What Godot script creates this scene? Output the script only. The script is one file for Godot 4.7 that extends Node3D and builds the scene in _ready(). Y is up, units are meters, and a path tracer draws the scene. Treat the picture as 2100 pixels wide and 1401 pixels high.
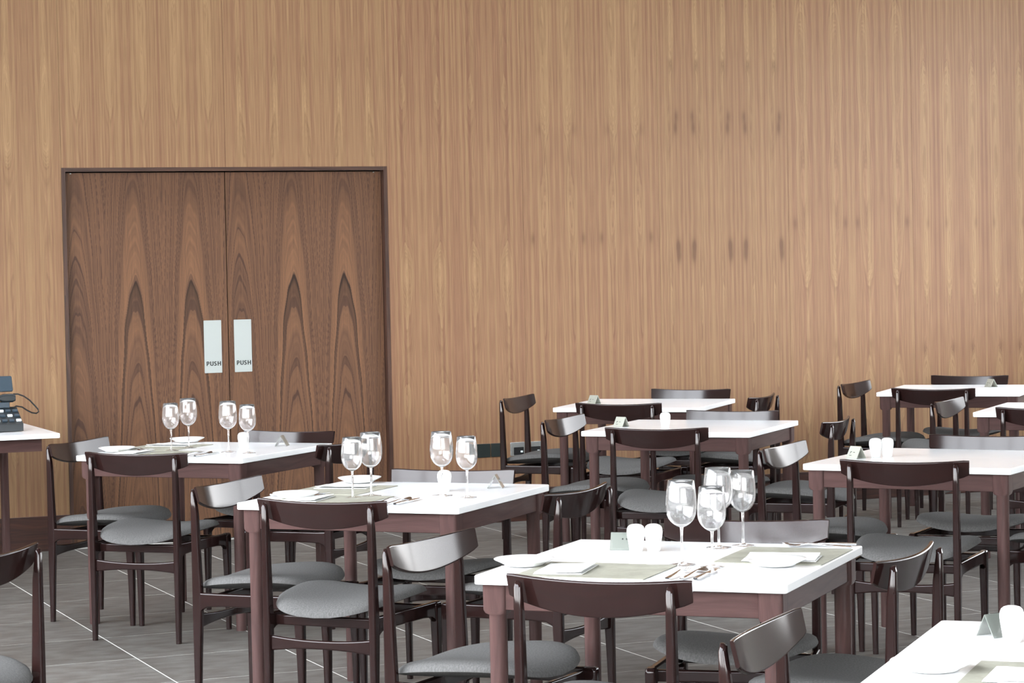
extends Node3D
# Plan coordinates: X runs along the panelled wall, D is depth away from the camera (world z = -D), y is up, metres.

const WALL_D := 13.724
const TABLE_H := 0.75
const M_SKY := 1.0
var M := {}
var taken := {}
var rng := RandomNumberGenerator.new()
var tables := {}

func _ready() -> void:
	rng.seed = 7
	# ---------------------------------------------------------------- camera, sky, exposure
	var cam := Camera3D.new()
	cam.name = "camera"
	cam.keep_aspect = Camera3D.KEEP_HEIGHT
	cam.fov = 15.8019
	cam.near = 0.1
	cam.far = 200.0
	cam.transform = Transform3D(Basis(Vector3(0.92606, -0.02051, 0.37681), Vector3(0.03125, 0.99926, -0.0224), Vector3(-0.37607, 0.03252, 0.92602)).orthonormalized(), Vector3(0, 1.568, 0))
	add_child(cam)
	cam.current = true
	var sky_mat := ProceduralSkyMaterial.new()
	sky_mat.sky_top_color = Color(0.94, 0.965, 1.0)
	sky_mat.sky_horizon_color = Color(1.0, 0.995, 0.985)
	sky_mat.ground_horizon_color = Color(0.80, 0.80, 0.78)
	sky_mat.ground_bottom_color = Color(0.60, 0.60, 0.58)
	sky_mat.sun_angle_max = 0.0
	sky_mat.energy_multiplier = 1.0
	var sky := Sky.new()
	sky.sky_material = sky_mat
	var env := Environment.new()
	env.background_mode = Environment.BG_SKY
	env.sky = sky
	env.background_energy_multiplier = 6.0
	env.tonemap_mode = Environment.TONE_MAPPER_LINEAR
	env.tonemap_exposure = 3.45
	env.sdfgi_enabled = true
	env.ssao_enabled = true
	env.ssil_enabled = true
	var we := WorldEnvironment.new()
	we.name = "world_environment"
	we.environment = env
	add_child(we)
	# ---------------------------------------------------------------- materials, room, furniture, tableware
	make_materials()
	build_room()
	build_wall()
	build_floor()
	build_tables()
	build_chairs()
	build_table_settings()
	build_desk()

# ==================================================================== small helpers
func numbered(n: String) -> String:
	if not taken.has(n):
		taken[n] = 0
		return n
	taken[n] += 1
	return "%s_%03d" % [n, taken[n]]

func P(x: float, y: float, d: float) -> Vector3:
	return Vector3(x, y, -d)

func thing(called: String, label: String, category: String, at := Vector3.ZERO, turn := 0.0, group := "") -> Node3D:
	var o := Node3D.new()
	o.name = numbered(called)
	add_child(o, true)
	o.position = at
	o.rotation.y = turn
	tag(o, label, category, group)
	return o

func tag(o: Node, label: String, category: String, group := "") -> void:
	o.set_meta("label", label)
	o.set_meta("category", category)
	if group != "":
		o.set_meta("group", group)

func dup(root: Node3D, base_name: String, label: String, at: Vector3, turn: float, group := "") -> Node3D:
	var r: Node3D = root.duplicate()
	r.name = numbered(base_name)
	add_child(r, true)
	r.position = at
	r.rotation.y = turn
	r.set_meta("label", label)
	if group != "":
		r.set_meta("group", group)
	return r

func put(called: String, mb: MB, m: Material, parent: Node = null) -> MeshInstance3D:
	var o := MeshInstance3D.new()
	o.mesh = mb.done()
	o.material_override = m
	if parent == null:
		o.name = numbered(called)
		add_child(o, true)
	else:
		o.name = called
		parent.add_child(o, true)
	return o

func put_mesh(called: String, mesh: Mesh, m: Material, parent: Node, at: Vector3) -> MeshInstance3D:
	var o := MeshInstance3D.new()
	o.mesh = mesh
	o.material_override = m
	o.name = called
	parent.add_child(o, true)
	o.position = at
	return o

func struct(called: String, mb: MB, m: Material, label: String) -> MeshInstance3D:
	var o := put(called, mb, m)
	o.set_meta("kind", "structure")
	o.set_meta("label", label)
	return o

class MB:
	var v := PackedVector3Array()
	var n := PackedVector3Array()
	var t := PackedVector2Array()

	func tri(a: Vector3, b: Vector3, c: Vector3, na: Vector3, nb: Vector3, nc: Vector3, ta: Vector2, tb: Vector2, tc: Vector2) -> void:
		var g := (b - a).cross(c - a)
		if g.length_squared() < 1e-18:
			return
		if g.dot(na + nb + nc) > 0.0:  # Godot's front faces run clockwise
			v.append_array([a, c, b])
			n.append_array([na, nc, nb])
			t.append_array([ta, tc, tb])
		else:
			v.append_array([a, b, c])
			n.append_array([na, nb, nc])
			t.append_array([ta, tb, tc])

	func quad(a: Vector3, b: Vector3, c: Vector3, d: Vector3, nn: Vector3, ta := Vector2(0, 0), tb := Vector2(1, 0), tc := Vector2(1, 1), td := Vector2(0, 1)) -> void:
		tri(a, b, c, nn, nn, nn, ta, tb, tc)
		tri(a, c, d, nn, nn, nn, ta, tc, td)

	func box(c: Vector3, s: Vector3) -> void:
		var h := s / 2.0
		for ax in 3:
			for sg in [-1.0, 1.0]:
				var nn := Vector3.ZERO
				nn[ax] = sg
				var u := (ax + 1) % 3
				var w := (ax + 2) % 3
				var q := []
				var tx := []
				for k in [[-1, -1], [1, -1], [1, 1], [-1, 1]]:
					var p := Vector3.ZERO
					p[ax] = sg * h[ax]
					p[u] = k[0] * h[u]
					p[w] = k[1] * h[w]
					q.append(c + p)
					var uu: float = (c + p)[u]
					var ww: float = (c + p)[w]
					# the longest axis of the box runs along v, so that grain follows it
					tx.append(Vector2(uu, ww) if h[w] >= h[u] else Vector2(ww, uu))
				quad(q[0], q[1], q[2], q[3], nn, tx[0], tx[1], tx[2], tx[3])

	# a box with rounded upright edges and softened top and bottom edges
	func slab(c: Vector3, s: Vector3, r: float, bevel: float) -> void:
		var secs := []
		var fr := []
		var tilts := []
		var h := s.y / 2.0
		for k in [[-h, bevel, -1.0], [-h + bevel, 0.0, -0.1], [-h + bevel, 0.0, 0.0], [h - bevel, 0.0, 0.0], [h - bevel, 0.0, 0.1], [h, bevel, 1.0]]:
			secs.append(MB.rr(s.x - 2.0 * k[1], s.z - 2.0 * k[1], maxf(r - k[1], 0.0005), 3))
			fr.append(Transform3D(Basis(Vector3(1, 0, 0), Vector3(0, 0, 1), Vector3(0, 1, 0)), c + Vector3(0, k[0], 0)))
			tilts.append(k[2])
		sweep(fr, secs, tilts, true, true)

	# rounded rectangle or (with r = w/2 = h/2) circle: [points, normals, run of perimeter]
	static func rr(w: float, h: float, r: float, k := 3) -> Array:
		var p := PackedVector2Array()
		var q := PackedVector2Array()
		r = minf(r, minf(w, h) / 2.0)
		for cnr in 4:
			var a0 := cnr * PI / 2.0
			var cx: float = (w / 2.0 - r) * [1, -1, -1, 1][cnr]
			var cy: float = (h / 2.0 - r) * [1, 1, -1, -1][cnr]
			for i in k + 1:
				var a := a0 + PI / 2.0 * i / k
				p.append(Vector2(cx + r * cos(a), cy + r * sin(a)))
				q.append(Vector2(cos(a), sin(a)))
		return [p, q]

	# joins sections (all with the same count of points) along frames; tilt leans a ring's normals towards the frame's z
	func sweep(fr: Array, secs: Array, tilts := [], cap0 := true, cap1 := true) -> void:
		var run := 0.0
		var prev_p := []
		var prev_n := []
		var prev_run := 0.0
		for i in fr.size():
			var f: Transform3D = fr[i]
			var pts: PackedVector2Array = secs[i][0]
			var nr: PackedVector2Array = secs[i][1]
			var tl: float = tilts[i] if i < tilts.size() else 0.0
			if i > 0:
				run += (f.origin - (fr[i - 1] as Transform3D).origin).length()
			var wp := []
			var wn := []
			for j in pts.size():
				wp.append(f * Vector3(pts[j].x, pts[j].y, 0))
				wn.append((f.basis * Vector3(nr[j].x * cos(tl), nr[j].y * cos(tl), sin(tl))).normalized())
			if i > 0:
				var u := 0.0
				for j in pts.size():
					var k := (j + 1) % pts.size()
					var du: float = pts[j].distance_to(pts[k])
					var a := Vector2(u, prev_run)
					var b := Vector2(u + du, prev_run)
					var c := Vector2(u + du, run)
					var d := Vector2(u, run)
					tri(prev_p[j], prev_p[k], wp[k], prev_n[j], prev_n[k], wn[k], a, b, c)
					tri(prev_p[j], wp[k], wp[j], prev_n[j], wn[k], wn[j], a, c, d)
					u += du
			prev_p = wp
			prev_n = wn
			prev_run = run
			if (i == 0 and cap0) or (i == fr.size() - 1 and cap1):
				var nn: Vector3 = f.basis.z.normalized() * (-1.0 if i == 0 else 1.0)
				for j in range(1, pts.size() - 1):
					tri(wp[0], wp[j], wp[j + 1], nn, nn, nn, pts[0], pts[j], pts[j + 1])

	# turns a profile of Vector2(radius, height) about the y axis; smooth normals from the profile, with hard corners where two points repeat
	func lathe(prof: PackedVector2Array, segs: int, at := Vector3.ZERO) -> void:
		var pn := PackedVector2Array()
		for i in prof.size():
			var d0 := Vector2.ZERO
			var d1 := Vector2.ZERO
			if i > 0 and prof[i].distance_to(prof[i - 1]) > 1e-6:
				d0 = (prof[i] - prof[i - 1]).normalized()
			if i < prof.size() - 1 and prof[i].distance_to(prof[i + 1]) > 1e-6:
				d1 = (prof[i + 1] - prof[i]).normalized()
			var d := (d0 + d1).normalized()
			pn.append(Vector2(d.y, -d.x))
		for i in prof.size() - 1:
			for j in segs:
				var a0 := TAU * j / segs
				var a1 := TAU * (j + 1) / segs
				var q := []
				var w := []
				for k in [[i, a0], [i, a1], [i + 1, a1], [i + 1, a0]]:
					var pr: Vector2 = prof[k[0]]
					var no: Vector2 = pn[k[0]]
					q.append(at + Vector3(pr.x * cos(k[1]), pr.y, pr.x * sin(k[1])))
					w.append(Vector3(no.x * cos(k[1]), no.y, no.x * sin(k[1])))
				var z := Vector2(float(j) / segs, prof[i].y)
				tri(q[0], q[1], q[2], w[0], w[1], w[2], z, z, z)
				tri(q[0], q[2], q[3], w[0], w[2], w[3], z, z, z)

	func tube(path: Array, r: float, k := 2) -> void:
		var fr := []
		var secs := []
		for i in path.size():
			var d: Vector3 = (path[mini(i + 1, path.size() - 1)] - path[maxi(i - 1, 0)]).normalized()
			var x := d.cross(Vector3(0.13, 0.9, 0.41)).normalized()
			fr.append(Transform3D(Basis(x, d.cross(x), d), path[i]))
			secs.append(MB.rr(2 * r, 2 * r, r, k))
		sweep(fr, secs)

	func done() -> ArrayMesh:
		var a := []
		a.resize(Mesh.ARRAY_MAX)
		a[Mesh.ARRAY_VERTEX] = v
		a[Mesh.ARRAY_NORMAL] = n
		a[Mesh.ARRAY_TEX_UV] = t
		var am := ArrayMesh.new()
		am.add_surface_from_arrays(Mesh.PRIMITIVE_TRIANGLES, a)
		return am

# frames for sweeps that run up (y), along x or along z
func up(o: Vector3) -> Transform3D:
	return Transform3D(Basis(Vector3(1, 0, 0), Vector3(0, 0, 1), Vector3(0, 1, 0)), o)

func along_x(o: Vector3) -> Transform3D:  # section x = y up, section y = z
	return Transform3D(Basis(Vector3(0, 1, 0), Vector3(0, 0, 1), Vector3(1, 0, 0)), o)

func along_z(o: Vector3) -> Transform3D:  # section x = x, section y = y up
	return Transform3D(Basis(Vector3(1, 0, 0), Vector3(0, 1, 0), Vector3(0, 0, 1)), o)

# ==================================================================== materials
func mat(c: Color, rough: float, opt := {}) -> StandardMaterial3D:
	var m := StandardMaterial3D.new()
	m.albedo_color = c
	m.roughness = rough
	for k in opt:
		m.set(k, opt[k])
	return m

func noise(sd: int, f := 1.0, oct := 3) -> FastNoiseLite:
	var n := FastNoiseLite.new()
	n.seed = sd
	n.noise_type = FastNoiseLite.TYPE_SIMPLEX_SMOOTH
	n.frequency = f
	n.fractal_octaves = oct
	if oct == 1:
		n.fractal_type = FastNoiseLite.FRACTAL_NONE
	return n

func image_of(w: int, h: int, bytes: PackedByteArray) -> ImageTexture:
	return ImageTexture.create_from_image(Image.create_from_data(w, h, false, Image.FORMAT_RGB8, bytes))

# one leaf of flat-cut veneer, 4.8 m tall: fine fibre, reddish streaks, and along the heart of the leaf pale lenses and hourglasses of nested arches
func veneer(sd: int, centre: float, level: float, amp: float, warm: float, pace: float, knots := []) -> ImageTexture:
	var w := 168
	var h := 1440
	var n_low := noise(sd, 1.0, 2)
	var n_wob := noise(sd + 1, 1.0, 2)
	var n_ring := noise(sd + 2, 1.0, 2)
	var n_fib := noise(sd + 3, 1.0, 2)
	var n_str := noise(sd + 4, 1.0, 3)
	var bytes := PackedByteArray()
	bytes.resize(w * h * 3)
	var at := 0
	for j in h:
		var y := 4.8 * (1.0 - (j + 0.5) / h)
		var rise := n_low.get_noise_1d(y * pace) * amp
		var shift := n_wob.get_noise_1d(y * 0.45) * 0.22
		var g := level - rise
		for i in w:
			var x := (i + 0.5) / w
			var r := (x - centre) * 2.0 + shift
			var wob := n_wob.get_noise_2d(x * 9.0, y * 3.0)
			var depth := g - pow(absf(r) / 0.36, 1.7) + wob * 0.16
			var fib := n_fib.get_noise_2d(x * 75.0, y * 3.2)
			var streak := n_str.get_noise_2d(x * 9.0 + 30.0, y * 0.22)
			var grow := n_ring.get_noise_1d(depth * 2.2)
			var line := n_ring.get_noise_1d(70.0 + depth * 7.5)
			var core := exp(-r * r / 0.30)
			var inside := smoothstep(-0.03, 0.03, depth)
			var edge := exp(-pow((depth + 0.05) / 0.06, 2.0))
			var dark := 0.0
			for k in knots:
				var kx: float = (x - k[0]) * 0.2
				var ky: float = y - k[1]
				dark += k[2] * exp(-(kx * kx) / 0.00016 - (ky * ky) / 0.0011) * (0.8 + 0.6 * fib + 0.4 * wob)
				dark += 0.25 * k[2] * exp(-(kx * kx) / 0.0007 - (ky * ky) / 0.0060) * (0.6 + 1.4 * fib)
			var tone := 0.49 + fib * 0.24 + streak * 0.20 + core * (inside * 0.085 - edge * 0.12) + grow * 0.10 * (0.4 + core) + line * 0.16 * (0.25 + core * inside) - dark
			tone = clampf(tone, 0.0, 1.0)
			var red := clampf(0.38 - streak * 0.9 - inside * core * 0.45 + warm, 0.0, 1.0)
			var c := Color(0.395, 0.290, 0.205).lerp(Color(0.655, 0.53, 0.39), tone)
			c = c.lerp(Color(c.r * 0.985, c.g * 0.92, c.b * 0.97), red)
			bytes[at] = int(clampf(c.r, 0, 1) * 255.0)
			bytes[at + 1] = int(clampf(c.g, 0, 1) * 255.0)
			bytes[at + 2] = int(clampf(c.b, 0, 1) * 255.0)
			at += 3
	return image_of(w, h, bytes)

# a door leaf of darker, bookmatched rosewood-like veneer; the two arches mirror about the line at m0 (metres from the leaf's left edge)
func door_veneer(sd: int, wide: float, tall: float, m0: float, leaf: float, apex: float) -> ImageTexture:
	var w := 352
	var h := 768
	var n_ring := noise(sd + 2, 1.0, 3)
	var n_wob := noise(sd + 1, 1.0, 2)
	var n_fib := noise(sd + 3, 1.0, 2)
	var bytes := PackedByteArray()
	bytes.resize(w * h * 3)
	var at := 0
	for j in h:
		var y := tall * (1.0 - (j + 0.5) / h)
		for i in w:
			var x := wide * (i + 0.5) / w
			var q := (x - m0) / leaf
			var cell := floori(q)
			var lx := q - cell
			if posmod(cell, 2) == 1:
				lx = 1.0 - lx  # bookmatch: the next leaf is turned over
			var own := 0.0 if cell == 0 or cell == -1 else 0.8
			var dx := (lx - 0.5) * leaf * (1.0 if lx < 0.5 else 0.88) + n_wob.get_noise_1d(y * 1.3) * 0.008
			var f := absf(dx) / 0.072
			var rr_ := y + own + 0.5 * pow(f, 2.1) + n_wob.get_noise_2d(lx * 5.0, y * 1.5) * 0.05
			var ring := n_ring.get_noise_1d(rr_ * 3.0) * 0.55 + n_ring.get_noise_1d(40.0 + rr_ * 13.0) * 0.55
			var fib := n_fib.get_noise_2d(lx * 90.0, y * 2.0)
			var under := apex - rr_
			var black := 0.0
			if own == 0.0 and under > 0.0:
				black = 0.75 * exp(-under / 0.05) * smoothstep(0.0, 0.012, under)
			var glow := 0.0
			if own == 0.0 and under < 0.0:
				glow = 0.30 * exp(under / 0.22)
			var thin := smoothstep(0.30, 0.42, n_ring.get_noise_1d(200.0 + rr_ * 6.5)) * 0.35
			var tone := clampf(0.43 + ring * 0.42 + fib * 0.20 + glow - thin, 0.0, 1.0)
			var c := Color(0.275, 0.195, 0.155).lerp(Color(0.53, 0.385, 0.275), tone)
			c = c.lerp(Color(0.07, 0.048, 0.036), clampf(black, 0.0, 1.0))
			bytes[at] = int(clampf(c.r, 0, 1) * 255.0)
			bytes[at + 1] = int(clampf(c.g, 0, 1) * 255.0)
			bytes[at + 2] = int(clampf(c.b, 0, 1) * 255.0)
			at += 3
	return image_of(w, h, bytes)

# dark stained beech: streaks along v
func stain(sd: int, dark: Color, light: Color) -> ImageTexture:
	var w := 192
	var h := 384
	var a := noise(sd, 1.0, 3)
	var b := noise(sd + 1, 1.0, 2)
	var bytes := PackedByteArray()
	bytes.resize(w * h * 3)
	var at := 0
	for j in h:
		var y := float(j) / h
		for i in w:
			var x := float(i) / w
			var wav := b.get_noise_2d(x * 2.0, y * 1.6) * 0.8
			var t := clampf(0.45 + a.get_noise_2d((x + wav * 0.12) * 16.0, y * 1.4) * 0.75 + b.get_noise_2d(x * 60.0, y * 7.0) * 0.35, 0.0, 1.0)
			var c := dark.lerp(light, t)
			bytes[at] = int(c.r * 255.0)
			bytes[at + 1] = int(c.g * 255.0)
			bytes[at + 2] = int(c.b * 255.0)
			at += 3
	return image_of(w, h, bytes)

func speckle(sd: int, fx: float, fy: float, c0: Color, c1: Color, fine: float) -> ImageTexture:
	var w := 256
	var a := noise(sd, 1.0, 3)
	var b := noise(sd + 1, 1.0, 2)
	var bytes := PackedByteArray()
	bytes.resize(w * w * 3)
	var at := 0
	for j in w:
		for i in w:
			var t := clampf(0.5 + a.get_noise_2d(i * fx / w, j * fy / w) * 0.8 + b.get_noise_2d(i * 70.0 / w, j * 70.0 / w) * fine, 0.0, 1.0)
			var c := c0.lerp(c1, t)
			bytes[at] = int(c.r * 255.0)
			bytes[at + 1] = int(c.g * 255.0)
			bytes[at + 2] = int(c.b * 255.0)
			at += 3
	return image_of(w, w, bytes)

func make_materials() -> void:
	var wood := stain(31, Color(0.118, 0.071, 0.068), Color(0.138, 0.081, 0.075))
	M.chair_wood = mat(Color.WHITE, 0.5, {"albedo_texture": wood, "uv1_scale": Vector3(3.0, 1.6, 1), "metallic_specular": 0.02, "clearcoat_enabled": true, "clearcoat": 0.75, "clearcoat_roughness": 0.12})
	M.table_wood = mat(Color.WHITE, 0.5, {"albedo_texture": stain(41, Color(0.268, 0.200, 0.194), Color(0.305, 0.228, 0.219)), "uv1_scale": Vector3(3.0, 1.2, 1), "metallic_specular": 0.08, "clearcoat_enabled": true, "clearcoat": 0.55, "clearcoat_roughness": 0.09})
	M.base_wood = mat(Color.WHITE, 0.4, {"albedo_texture": stain(51, Color(0.165, 0.088, 0.068), Color(0.29, 0.165, 0.125)), "uv1_scale": Vector3(3.0, 0.7, 1)})
	M.frame_wood = mat(Color.WHITE, 0.4, {"albedo_texture": stain(61, Color(0.20, 0.13, 0.105), Color(0.33, 0.225, 0.175)), "uv1_scale": Vector3(3.0, 0.7, 1)})
	M.fabric = mat(Color.WHITE, 0.95, {"albedo_texture": speckle(71, 34.0, 34.0, Color(0.31, 0.308, 0.305), Color(0.37, 0.367, 0.363), 0.9), "uv1_scale": Vector3(2.2, 2.2, 1), "metallic_specular": 0.15})
	M.quartz = mat(Color.WHITE, 0.15, {"metallic_specular": 0.3, "albedo_texture": speckle(81, 3.0, 1.3, Color(0.935, 0.945, 0.95), Color(0.965, 0.972, 0.975), 0.05)})
	M.china = mat(Color(0.91, 0.915, 0.91), 0.14)
	M.paper = mat(Color(0.88, 0.885, 0.88), 0.8)
	M.place_mat = mat(Color.WHITE, 0.7, {"albedo_texture": speckle(91, 9.0, 9.0, Color(0.53, 0.525, 0.47), Color(0.60, 0.595, 0.54), 0.3)})
	M.steel = mat(Color(0.72, 0.73, 0.74), 0.16, {"metallic": 1.0})
	M.brushed = mat(Color(0.66, 0.685, 0.675), 0.5, {"metallic_specular": 0.3})
	M.ink = mat(Color(0.05, 0.06, 0.06), 0.7)
	M.glass = mat(Color(1, 1, 1, 0.05), 0.0, {"refraction_enabled": true, "refraction_scale": 0.05, "metallic_specular": 0.5, "transparency": BaseMaterial3D.TRANSPARENCY_ALPHA})
	M.acrylic = mat(Color(0.48, 0.50, 0.475, 0.62), 0.08, {"transparency": BaseMaterial3D.TRANSPARENCY_ALPHA})
	M.silver_card = mat(Color(0.60, 0.61, 0.57), 0.35, {"metallic": 0.3})
	M.pane = mat(Color(0.9, 0.95, 0.95, 0.06), 0.02, {"transparency": BaseMaterial3D.TRANSPARENCY_ALPHA})
	M.tinted_pane = mat(Color(0.20, 0.27, 0.32, 0.30), 0.02, {"transparency": BaseMaterial3D.TRANSPARENCY_ALPHA})
	M.mullion = mat(Color(0.30, 0.31, 0.32), 0.5)
	M.plaster = mat(Color(0.66, 0.65, 0.63), 0.9)
	M.ceiling = mat(Color(0.48, 0.47, 0.46), 0.9)
	M.grout = mat(Color(0.82, 0.825, 0.80), 0.8)
	M.ground = mat(Color(0.55, 0.55, 0.52), 0.9)
	M.socket_dark = mat(Color(0.135, 0.16, 0.155), 0.3)
	M.chrome = mat(Color(0.80, 0.81, 0.80), 0.22, {"metallic": 0.8})
	M.black = mat(Color(0.05, 0.055, 0.06), 0.4)
	M.gap = mat(Color(0.05, 0.04, 0.035), 0.9)
	M.slate = mat(Color(0.20, 0.25, 0.29), 0.4)
	M.slate_dark = mat(Color(0.10, 0.125, 0.14), 0.35)
	M.key_white = mat(Color(0.80, 0.83, 0.84), 0.35)
	M.tiles = []
	for k in 4:
		var g := [0.0, 0.018, -0.016, 0.008]
		M.tiles.append(mat(Color.WHITE, 0.55, {"metallic_specular": 0.3, "albedo_texture": speckle(101 + 7 * k, 3.4, 7.5, Color(0.318 + g[k], 0.298 + g[k], 0.28 + g[k]), Color(0.402 + g[k], 0.396 + g[k], 0.378 + g[k]), 0.22)}))

# ==================================================================== the room
const RX0 := -1.5
const RX1 := 9.9
const RD0 := -1.0
const RH := 5.6
const SLOT0 := 12.7
const SLOT1 := 13.4

func build_room() -> void:
	var mb := MB.new()
	# the ceiling stops short of the panelled wall, where a glazed slot lets daylight wash down the veneer
	mb.box(P((RX0 + RX1) / 2, RH + 0.1, (RD0 - 0.3 + SLOT0) / 2), Vector3(RX1 - RX0 + 0.6, 0.2, SLOT0 - RD0 + 0.3))
	mb.box(P((RX0 + RX1) / 2, RH + 0.1, (SLOT1 + WALL_D + 0.3) / 2), Vector3(RX1 - RX0 + 0.6, 0.2, WALL_D + 0.3 - SLOT1))
	struct("ceiling", mb, M.ceiling, "plain grey ceiling above the dining room")
	mb = MB.new()
	mb.box(P((RX0 + RX1) / 2, RH + 0.06, (SLOT0 + SLOT1) / 2), Vector3(RX1 - RX0 + 0.6, 0.012, SLOT1 - SLOT0))
	struct("window_4", mb, M.pane, "glazed ceiling slot along the panelled wall")
	mb = MB.new()
	mb.box(P(2, -0.35, 6), Vector3(120, 0.1, 120))
	struct("ground", mb, M.ground, "pale paving outside the glazing")
	# camera side: full glazing
	glazed_wall("wall_left", "window_1", Vector3(RX0, 0, -RD0), Vector3(RX0, 0, -WALL_D), 0.10, 0.78, 0.75, 5.3, 5, "glazed wall on the left of the room")
	glazed_wall("wall_right", "window_2", Vector3(RX1, 0, -RD0), Vector3(RX1, 0, -WALL_D), 0.46, 0.95, 1.1, 3.6, 2, "wall with tall windows on the right of the room")
	glazed_wall("wall_front", "window_3", Vector3(RX0, 0, -RD0), Vector3(RX1, 0, -RD0), 0.03, 0.52, 0.3, 3.2, 3, "glazed wall behind the viewer")

# a wall from a to b with one band of glazing between the shares s0 and s1 of its length
func glazed_wall(called: String, win: String, a0: Vector3, b0: Vector3, s0: float, s1: float, sill: float, head: float, bays: int, label: String) -> void:
	var d := (b0 - a0).normalized()
	var across := called == "wall_front"
	var off := Vector3(0, 0, 0.1) if across else Vector3(-0.1 if called == "wall_left" else 0.1, 0, 0)
	var dims := func(t: float, h: float, len_: float) -> Vector3: return Vector3(len_, h, t) if across else Vector3(t, h, len_)
	var a := a0.lerp(b0, s0)
	var b := a0.lerp(b0, s1)
	var l := (b - a).length()
	var mid := (a + b) / 2.0
	var mb := MB.new()
	mb.box(mid + off + Vector3(0, sill / 2 - 0.15, 0), dims.call(0.2, sill + 0.3, l))
	mb.box(mid + off + Vector3(0, (head + RH) / 2, 0), dims.call(0.2, RH - head, l))
	for e in [[a0 - d * 0.2, a], [b, b0 + d * 0.2]]:
		var p: Vector3 = e[0]
		var q: Vector3 = e[1]
		mb.box((p + q) / 2.0 + off + Vector3(0, RH / 2 - 0.1, 0), dims.call(0.2, RH + 0.2, (p - q).length()))
	struct(called, mb, M.plaster, label)
	var fr := MB.new()
	for k in bays + 1:
		fr.box(a.lerp(b, float(k) / bays) + off + Vector3(0, (sill + head) / 2, 0), dims.call(0.08, head - sill, 0.06))
	for y in [sill + 0.03, head - 0.03]:
		fr.box(mid + off + Vector3(0, y, 0), dims.call(0.08, 0.06, l))
	var f := struct(win, fr, M.mullion, "dark framed window glazing of the " + label)
	for k in bays:
		var p2 := a.lerp(b, (k + 0.5) / bays)
		var g := MB.new()
		g.box(p2 + off + Vector3(0, (sill + head) / 2, 0), dims.call(0.01, head - sill - 0.12, l / bays - 0.06))
		put("pane", g, M.tinted_pane if called == "wall_right" else M.pane, f)

# ==================================================================== the veneered wall and its double door
const DX0 := 2.872
const DX1 := 4.800
const DTOP := 2.143

func leaf_panel(x0: float, x1: float, y0: float, y1: float, leaves: int, first: int, m: Material, parent: Node, cut0 := 0.0, cut1 := 1.0) -> void:
	# a board 18 mm thick, faced with bookmatched leaves; cut0..cut1 is the share of the leaf run that this board keeps
	var mb := MB.new()
	var g := 0.0006
	var d := WALL_D
	x0 += g
	x1 -= g
	mb.box(P((x0 + x1) / 2, (y0 + y1) / 2, d + 0.010), Vector3(x1 - x0, y1 - y0, 0.018))
	var run := cut1 - cut0
	for k in leaves:
		var u0 := float(k) / leaves
		var u1 := float(k + 1) / leaves
		if u1 <= cut0 or u0 >= cut1:
			continue
		var c0 := maxf(u0, cut0)
		var c1 := minf(u1, cut1)
		var xa := lerpf(x0, x1, (c0 - cut0) / run)
		var xb := lerpf(x0, x1, (c1 - cut0) / run)
		var ta := (c0 - u0) * leaves
		var tb := (c1 - u0) * leaves
		if (k + first) % 2 == 1:
			ta = 1.0 - ta
			tb = 1.0 - tb
		ta = lerpf(0.004, 0.996, ta)
		tb = lerpf(0.004, 0.996, tb)
		mb.quad(P(xa, y0, d), P(xb, y0, d), P(xb, y1, d), P(xa, y1, d), Vector3(0, 0, 1), Vector2(ta, 1 - y0 / 4.8), Vector2(tb, 1 - y0 / 4.8), Vector2(tb, 1 - y1 / 4.8), Vector2(ta, 1 - y1 / 4.8))
	put("wall_panel", mb, m, parent)

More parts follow.
